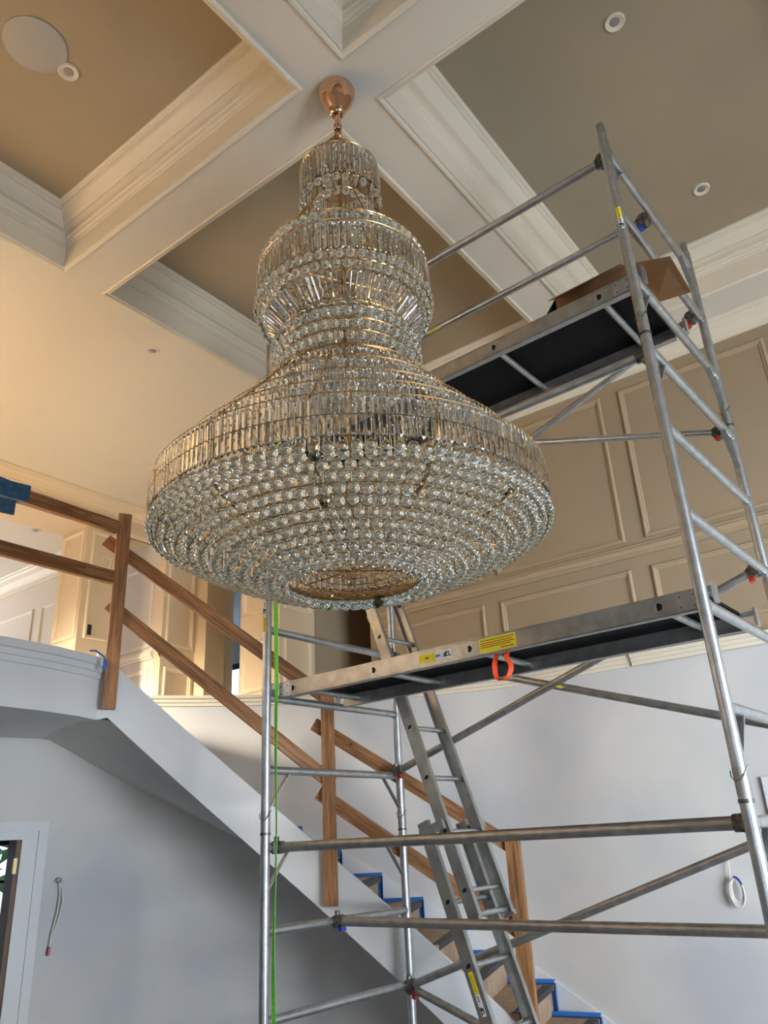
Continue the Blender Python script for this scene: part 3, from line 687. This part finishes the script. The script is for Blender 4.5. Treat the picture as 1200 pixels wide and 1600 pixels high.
tag(o, 'orange webbing strap loop hanging under the lower platform', 'strap')
# green strap by the near left post
gv = []; gp = []
for i in range(60):
    z = 5.2 - i * (5.18 / 59); wob = .006 * math.sin(z * 3.1) + .004 * math.sin(z * 7); tw = .5 * math.sin(z * 2.3)
    c = S(.117 + wob, -.035 + .004 * math.sin(z * 4), z); a = (sX * math.cos(tw) + sY * math.sin(tw)) * .0125; b = (sY * math.cos(tw) - sX * math.sin(tw)) * .0014
    gv += [c - a - b, c + a - b, c + a + b, c - a + b]
o = MB().add(gv, [(4 * i + k, 4 * i + 4 + k, 4 * i + 4 + (k + 1) % 4, 4 * i + (k + 1) % 4) for i in range(59) for k in range(4)]).build('hanging_strap', 'green', None, smooth=True, origin=S(.117, -.035, 2.6))
tag(o, 'bright green strap hanging beside the scaffold post under the chandelier', 'strap')

# cardboard box on the upper platform
z0 = 4.475
cb = empty('cardboard_box', S(2.26, .34, z0), 'open brown cardboard box on the upper scaffold platform', 'box')
def quad(name, pts, m, t=.004):
    p = [V(q) for q in pts]; n = (p[1] - p[0]).cross(p[3] - p[0]).normalized() * t
    return MB().add([q - n / 2 for q in p] + [q + n / 2 for q in p], [(3, 2, 1, 0), (4, 5, 6, 7), (0, 1, 5, 4), (1, 2, 6, 5), (2, 3, 7, 6), (3, 0, 4, 7)]).build(name, m, cb)
U0, U1, V0, V1, H = 2.06, 2.45, .15, .56, .13
quad('bottom', [S(U0, V0, z0 + .003), S(U1, V0, z0 + .003), S(U1, V1, z0 + .003), S(U0, V1, z0 + .003)], 'card')
quad('side', [S(U0, V0, z0), S(U1, V0, z0), S(U1, V0, z0 + H), S(U0, V0, z0 + H)], 'card')
quad('side', [S(U0, V1, z0), S(U1, V1, z0), S(U1, V1, z0 + H), S(U0, V1, z0 + H)], 'card')
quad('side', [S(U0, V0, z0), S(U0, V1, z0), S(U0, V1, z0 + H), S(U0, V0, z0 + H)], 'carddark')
quad('side', [S(U1, V0, z0), S(U1, V1, z0), S(U1, V1, z0 + H), S(U1, V0, z0 + H)], 'card')
quad('flap', [S(U0 + .005, V0, z0 + H), S(U1, V0, z0 + H), S(U1 + .01, V0 - .10, z0 + H - .065), S(U0 + .0, V0 - .10, z0 + H - .07)], 'card')
quad('flap', [S(U1, V0, z0 + H), S(U1, V1, z0 + H), S(U1 + .19, V1 - .03, z0 + H - .05), S(U1 + .22, V0 - .01, z0 + H - .085)], 'card')
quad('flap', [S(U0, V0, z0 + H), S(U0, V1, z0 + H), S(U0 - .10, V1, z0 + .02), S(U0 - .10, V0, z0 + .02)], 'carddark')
quad('flap', [S(U0, V1, z0 + H), S(U1, V1, z0 + H), S(U1, V1 + .12, z0 + H - .04), S(U0, V1 + .12, z0 + H - .04)], 'card')

# extension ladder
ld = empty('extension_ladder', S(1.25, .87, 0), 'aluminium extension ladder leaning inside the scaffold', 'ladder')
lu = lambda z: .292 + .341 * (3.209 - z)
lx = V((0, 0, 1)) - sX * .341; lx.normalize(); ln = sY.cross(lx).normalized()        # along the ladder, and its face normal
def ladder_section(z0, z1, off, va, vb, zr0, mname):
    for v, s in ((va, 1), (vb, -1)):
        q = MB(); a = S(lu(z0) - off, v, z0); b = S(lu(z1) - off, v, z1); c = (a + b) / 2; h = (b - a) / 2
        q.obox(c, h, ln * .036, sY * .0025)
        for f in (-1, 1): q.obox(c + ln * .0345 * f + sY * s * .014, h, ln * .0025, sY * .014)
        o = q.build('rail', mname, ld)
        if v == va and off > 0:
            Lc = S(lu(1.26) - off, v - .003, 1.26); plate('sticker', 'yellow', o, Lc + lx * .065, ln, lx, -sY, .013, .05); plate('sticker', 'stwhite', o, Lc - lx * .037, ln, lx, -sY, .013, .05)
            logo(.028, Lc - lx * .055 - sY * .0012, -lx, ln, -sY, o); dashes(3, .007, .007, .003, Lc - lx * .008 - sY * .0012, -lx, ln, -sY, 'steel', o); dashes(6, .012, .003, .002, Lc + lx * .065 - sY * .0012, -lx, ln, -sY, 'inkred', o)
        for i in range(30):
            z = zr0 + .294 * i
            if z > z1 - .06: break
            if z < z0 + .04: continue
            p = S(lu(z) - off, v - s * .0028, z)
            MB().add([p] + [p + ln * (.014 * math.cos(t)) + V((0, 0, 1)) * max(-.008, .014 * math.sin(t)) for t in [2 * PI * k / 16 for k in range(16)]], [(0, 1 + k, 1 + (k + 1) % 16) for k in range(16)]).build('bore_shade', 'dark', o)  # flat dark disc painted as the shade inside the rung end
    for i in range(30):
        z = zr0 + .294 * i
        if z > z1 - .06: break
        if z < z0 + .04: continue
        MB().tube(S(lu(z) - off, va, z), S(lu(z) - off, vb, z), .0145, 12).build('rung', 'alu', ld, smooth=True)
ladder_section(1.60, 3.80, 0, .70, 1.05, 1.739, 'alu2')
ladder_section(0.0, 2.09, .115, .675, 1.075, .215, 'alu2')
for v in (.672, 1.078):
    c = S(lu(2.05) - .06, v, 2.05); MB().obox(c, ln * .085, lx * .025, sY * .012).build('guide_bracket', 'alu2', ld)
for v in (.70, 1.05): MB().obox(S(lu(1.6), v, 1.6), ln * .036, lx * .012, sY * .012).build('end_cap', 'alu2', ld)
MB().tube(S(lu(1.63) - .0, .70, 1.625), S(lu(1.63) - .0, 1.05, 1.625), .016, 12).build('rung', 'alu', ld, smooth=True)

# ------------------------------------------------------------------ ceiling fittings
def downlight(x, y, z, label, r=.055):
    e = empty('downlight', (x, y, z), label, 'downlight', 'recessed downlights')
    MB().lathe((x, y, z), [(r, .0), (r, -.006), (r * .92, -.012), (r * .8, -.011), (r * .62, -.004), (r * .5, -.002), (.0001, -.002)], 28).build('trim_ring', 'trim', e, smooth=True)
    MB().lathe((x, y, z), [(r * .5, -.0025), (r * .46, -.006), (r * .3, -.007), (.0001, -.0075)], 20).build('lamp', 'lampin', e, smooth=True)
    return e
downlight(-3.05, 1.448, TOP, 'unlit white downlight beside the round ceiling speaker')
downlight(-.57, 3.112, TOP, 'unlit white downlight near the top edge of the coffer above the scaffold')
downlight(-.564, 4.634, TOP, 'unlit white downlight above the scaffold near the crown moulding')
downlight(-4.429, 3.1, SOF, 'small unlit downlight in the flat warm ceiling at the left', .045)
downlight(-8.351, 4.423, 5.6, 'small unlit downlight in the white upper hall ceiling', .06)
spk = MB().lathe((-3.045, 1.249, TOP), [(.16, .002), (.16, -.004), (.152, -.007), (.0001, -.007)], 40).build('ceiling_speaker', 'speaker', None, smooth=True, origin=(-3.045, 1.249, TOP))
tag(spk, 'round flat grey speaker grille in the taupe ceiling coffer', 'speaker')
MB().torus((-3.045, 1.249, TOP - .004), .158, .003, 48, 6).build('rim', 'speaker', spk)

# cables on walls
w0 = DO + DU * .24 + DN * .004
o = MB().pipe([w0 + DN * a + DU * b + V((0, 0, c)) for a, b, c in ((0, .03, 1.85), (.02, 0, 1.86), (.03, -.015, 1.78), (.03, -.01, 1.66), (.025, .015, 1.52), (.02, .02, 1.43))], .006, 6).pipe([w0 + DN * a + DU * b + V((0, 0, c)) for a, b, c in ((0, 0, 1.86), (.03, -.03, 1.80), (.03, -.04, 1.72), (.03, -.02, 1.6), (.025, .012, 1.48), (.02, .02, 1.43))], .006, 6).build('hanging_cable', 'cable', None, smooth=True, origin=w0 + V((0, 0, 1.6)))
tag(o, 'grey cable hanging from the shaded wall with a red taped end', 'cable')
MB().tube(w0 + DN * .02 + DU * .02 + V((0, 0, 1.44)), w0 + DN * .02 + DU * .024 + V((0, 0, 1.385)), .010, 8).build('tape_end', 'red', o)
MB().tube(w0 + V((0, 0, 1.86)) - DN * .01, w0 + V((0, 0, 1.86)) + DN * .03, .02, 10).build('grommet', 'steel', o)
q = MB(); cc = V((-1.575, YB - .03, 1.60))
for k in range(3): q.pipe([cc + V(((.034 + .005 * k) * math.cos(t), -.006 * k, (.068 + .008 * k) * math.sin(t) - .006 * k)) for t in [2 * PI * i / 24 for i in range(24)]], .005, 6, True)
q.pipe([cc + V((-.02, .03, .22)), cc + V((-.02, .0, .16)), cc + V((-.03, -.01, .04)), cc + V((-.036, -.01, -.03))], .004, 6)
o = q.build('cable_coil', 'cable', None, smooth=True, origin=cc); tag(o, 'white cable coiled into a loop on the white wall at the right', 'cable')
MB().pipe([cc + V((.044 * math.cos(t), -.016, .082 * math.sin(t))) for t in [R(25 + 8 * i) for i in range(10)]], .006, 6).build('dark_wire', 'bluep', o)

# ------------------------------------------------------------------ chandelier
AX, AY = -1.817, 2.263
ch = empty('chandelier', (AX, AY, SOF), 'huge tiered crystal chandelier with rose gold canopy hanging from the ceiling beams', 'chandelier')
A0 = V((AX, AY, 0))
MB().lathe(A0, [(.07, SOF), (.09, SOF - .008), (.097, SOF - .03), (.095, SOF - .05), (.084, SOF - .085), (.066, SOF - .12), (.047, SOF - .15), (.036, SOF - .168), (.036, SOF - .176), (.028, SOF - .182), (.026, SOF - .19), (.0001, SOF - .19)], 40).build('canopy', 'gold', ch, smooth=True)
sm = MB().lathe(A0, [(.0001, 5.46), (.017, 5.46), (.017, 5.395), (.021, 5.393), (.021, 5.365), (.017, 5.36), (.0001, 5.36)], 20).build('stem', 'gold', ch, smooth=True)
MB().pipe([A0 + V((.018 * math.cos(t), .0, 5.335 + .03 * math.sin(t))) for t in [2 * PI * k / 16 for k in range(16)]], .005, 6, True).build('hook_link', 'wire', ch, smooth=True)
MB().tube(A0 + V((0, 0, 5.31)), A0 + V((0, 0, 2.99)), .011, 12).build('centre_pole', 'wire', ch, smooth=True)

balls = []      # (position, radius)
bars = []       # (top, direction, length, width, spin)
loops = []      # hook positions
rings = []      # (z, r, thickness)
def ball_row(z, r, rad=.0205, gap=1.08, phase=None, ring=True, up=.034):
    n = max(6, int(2 * PI * r / (2 * rad * gap))); ph = random.random() * 6 if phase is None else phase
    for k in range(n):
        t = 2 * PI * (k + ph) / n
        j = random.uniform(-.0015, .0015)
        balls.append((A0 + V(((r + j) * math.cos(t), (r + j) * math.sin(t), z + random.uniform(-.0015, .0015))), rad))
        if ring: loops.append((A0 + V((r * math.cos(t), r * math.sin(t), z + rad + .006)), t))
    if ring: rings.append((z + up, r - .006, .0035))
def bar_row(z, r, length, pitch=.0245, width=.0115, slant=0, r_end=None, ring=True):
    n = int(2 * PI * r / pitch)
    for k in range(n):
        t = 2 * PI * k / n; e = V((math.cos(t), math.sin(t), 0)); top = A0 + e * r + V((0, 0, z))
        d = V((0, 0, -1)) if r_end is None else (e * (r_end - r) + V((0, 0, -slant))).normalized()
        bars.append((top, d, length, width, t + random.gauss(0, .12), e))
        loops.append((top + V((0, 0, .009)), t))
    if ring: rings.append((z + .014, r, .0018))

# top drum
bar_row(5.055, .192, .19, pitch=.0225)
ball_row(4.85, .185, ring=True)
bar_row(5.16, .10, .14, pitch=.0235)
ball_row(4.83, .12)
# second tier
ball_row(4.448, .372); ball_row(4.47, .34)
bar_row(4.386, .394, .15, pitch=.0235)
ball_row(4.222, .39); ball_row(4.18, .375)
bar_row(4.165, .355, .17, pitch=.027, slant=.115, r_end=.23)
bar_row(4.40, .30, .15, pitch=.03)
for z, r in ((4.066, .272), (4.03, .296), (3.99, .316), (3.928, .318), (3.882, .302)): ball_row(z, r)
rings += [(3.862, .27, .006), (3.858, .20, .004)]
# stepped cone of prisms
bar_row(3.79, .35, .12, pitch=.0245)
bar_row(3.67, .45, .13, pitch=.0245)
bar_row(3.535, .57, .13, pitch=.0245)
bar_row(3.415, .685, .13, pitch=.0245)
bar_row(3.300, .787, .148, pitch=.0245)
rings += [(3.235, .783, .002)]
# bowl of balls
zb = lambda r: 2.94 + .215 * (1 - (1 - ((r - .262) / .513) ** 1.2) ** (1 / 1.2))
for s_ in (.0, .055, .12, .195, .285, .375, .475, .58, .68, .785, .88, .975):
    r_ = .775 - .513 * s_
    ball_row(min(zb(r_), 3.147) - .018, r_, up=.025, ring=s_ > .01)
# underside opening with nested rings and short prisms
rings += [(2.95, .258, .004), (2.965, .215, .0025), (2.98, .165, .0025), (2.99, .115, .0025), (3.0, .06, .0025), (3.06, .23, .0025)]
bar_row(3.10, .25, .12, pitch=.03)
bar_row(3.22, .42, .12, pitch=.034)

BALL = bpy.data.meshes.new('crystal_ball')
def ball_mesh():
    vs = [(0, 0, 1)]; nr, ns = 7, 12; fs = []
    for i in range(1, nr + 1):
        a = PI * i / (nr + 1)
        for k in range(ns):
            t = 2 * PI * (k + .5 * (i % 2)) / ns; vs.append((math.sin(a) * math.cos(t), math.sin(a) * math.sin(t), math.cos(a)))
    vs.append((0, 0, -1)); L = len(vs) - 1
    for k in range(ns):
        fs.append((0, 1 + k, 1 + (k + 1) % ns)); b = 1 + (nr - 1) * ns; fs.append((L, b + (k + 1) % ns, b + k))
        for i in range(nr - 1):
            p, q = 1 + i * ns, 1 + (i + 1) * ns; k2 = (k + 1) % ns
            if (i + 1) % 2: fs += [(p + k, q + k, p + k2), (p + k2, q + k, q + k2)]
            else: fs += [(p + k, q + k, q + k2), (p + k, q + k2, p + k2)]
    return vs, fs
bv, bf = ball_mesh()
BALL.from_pydata(bv, [], bf); BALL.polygons.foreach_set('use_smooth', [True] * len(BALL.polygons)); BALL.materials.append(M['crystal'])
def bar_mesh(L, w):          # three-sided drop bar along -Z with bevelled ends, broad face to +X
    prof = [(w * .2, -w), (w * .5, -w * .55), (w * .5, w * .55), (w * .2, w), (-w * .2, w), (-w * .5, w * .55), (-w * .5, -w * .55), (-w * .2, -w)]
    m = len(prof)
    vs = [(x * .6, y * .6, 0) for x, y in prof] + [(x, y, -w * .6) for x, y in prof] + [(x, y, -L + w * .9) for x, y in prof] + [(x * .35, y * .2, -L) for x, y in prof]
    fs = [tuple(range(m)), tuple(reversed(range(3 * m, 4 * m)))] + [(m * i + (k + 1) % m, m * i + k, m * i + m + k, m * i + m + (k + 1) % m) for i in range(3) for k in range(m)]
    return vs, fs
camp = V((0, 0, 2.0))
order = sorted(range(len(balls)), key=lambda i: (balls[i][0] - camp).length)
order = [i for i in order if balls[i][0].z < 4.3] + [i for i in order if balls[i][0].z >= 4.3]
near = set(order[:298])
rest = MB()
for i, (p, r_) in enumerate(balls):
    rot = Matrix.Rotation(random.uniform(0, 6.28), 3, 'Z') @ Matrix.Rotation(random.gauss(0, .15), 3, 'X')
    if i in near:
        o = bpy.data.objects.new('crystal_ball', BALL); C.objects.link(o); o.parent = ch
        m4 = rot.to_4x4() @ Matrix.Scale(r_, 4); m4.translation = p - V((AX, AY, SOF)); o.matrix_local = m4
    else:
        rest.add([p + rot @ (V(v) * r_) for v in bv], bf)
o = rest.build('crystal_balls', 'crystal', ch); o.data.polygons.foreach_set('use_smooth', [True] * len(o.data.polygons)); o['kind'] = 'stuff'; o['label'] = 'rows of clear faceted crystal balls'
order = sorted(range(len(bars)), key=lambda i: (bars[i][0] - camp).length - .0 + (0 if (bars[i][0] - A0).dot(V((-AX, -AY, 0))) > 0 else 5))
# the bars that show: outermost rows on the near side first
vis = [i for i in order if (bars[i][0] - A0 - V((0, 0, bars[i][0].z))).length > .77 or bars[i][0].z > 4.3]
vis += [i for i in order if i not in set(vis)]
near = set(vis[:298]); cache = {}
rest = MB()
for i, (p, d, L, wd_, t, e_) in enumerate(bars):
    key = (round(L, 3), wd_)
    if key not in cache:
        vs, fs = bar_mesh(L, wd_); me = bpy.data.meshes.new('crystal_prism'); me.from_pydata(vs, [], fs); me.materials.append(M['prism']); cache[key] = (me, vs, fs)
    me, vs, fs = cache[key]
    z = -d; x = V((math.cos(t), math.sin(t), 0)); x = (x - z * x.dot(z)).normalized(); y = z.cross(x)
    rot = Matrix(((x.x, y.x, z.x), (x.y, y.y, z.y), (x.z, y.z, z.z)))
    if i in near:
        o = bpy.data.objects.new('crystal_prism', me); C.objects.link(o); o.parent = ch
        m4 = rot.to_4x4(); m4.translation = p - V((AX, AY, SOF)); o.matrix_local = m4
    else:
        rest.add([p + rot @ V(v) for v in vs], fs)
o = rest.build('crystal_prisms', 'prism', ch); o['kind'] = 'stuff'; o['label'] = 'rows of clear hanging crystal bars'
for z, r_, t in rings:
    MB().torus(A0 + V((0, 0, z)), r_, t, 84 if r_ > .3 else 56, 5).build('frame_ring', 'wire', ch, smooth=True)
# ribs that carry the rings, spokes and the lattice under the bowl
for k in range(12):
    t = 2 * PI * k / 12; e_ = V((math.cos(t), math.sin(t), 0))
    pr = [(.26, 2.96), (.38, 2.985), (.5, 3.015), (.6, 3.045), (.7, 3.09), (.765, 3.16), (.77, 3.31), (.67, 3.425), (.56, 3.545), (.44, 3.68), (.34, 3.80), (.25, 3.87), (.29, 3.98), (.31, 4.04), (.28, 4.09), (.36, 4.2), (.375, 4.395), (.17, 4.80), (.18, 4.87), (.18, 5.08), (.02, 5.28)]
    MB().pipe([A0 + e_ * r_ + V((0, 0, z)) for r_, z in pr], .004, 5).build('frame_rib', 'wire', ch, smooth=True)
for z, r_ in ((3.31, .78), (3.16, .76), (3.87, .25), (4.395, .375), (5.08, .18), (2.985, .26)):
    q = MB()
    for k in range(6 if r_ > .3 else 4):
        t = PI * k / (6 if r_ > .3 else 4); e_ = V((math.cos(t), math.sin(t), 0)); q.tube(A0 + e_ * r_ + V((0, 0, z)), A0 - e_ * r_ + V((0, 0, z)), .004, 5, False)
    q.build('frame_spokes', 'wire', ch, smooth=True)
q = MB()
for k in range(9):
    t = random.uniform(0, 2 * PI); a = A0 + V((.25 * math.cos(t), .25 * math.sin(t), 2.95)); t2 = t + random.uniform(1.2, 4.5)
    q.tube(a, A0 + V((.24 * math.cos(t2), .24 * math.sin(t2), 2.975)), .0018, 4, False)
q.build('wire_lattice', 'wire', ch)
q = MB()
for p, t in loops:
    e_ = V((-math.sin(t), math.cos(t), 0)); q.pipe([p + e_ * .006 * math.cos(a) + V((0, 0, .009 * math.sin(a))) for a in [2 * PI * k / 6 for k in range(6)]], .0014, 3, True)
o = q.build('hooks', 'hook', ch); o['kind'] = 'stuff'; o['label'] = 'small gold wire hooks'
for t in (2.62, 1.88):
    c = A0 + V((.285 * math.cos(t), .285 * math.sin(t), 2.918)); MB().obox(c, (.012, 0, 0), (0, .010, .004), (0, .002, .012)).build('tape_flag', 'gtape', ch)
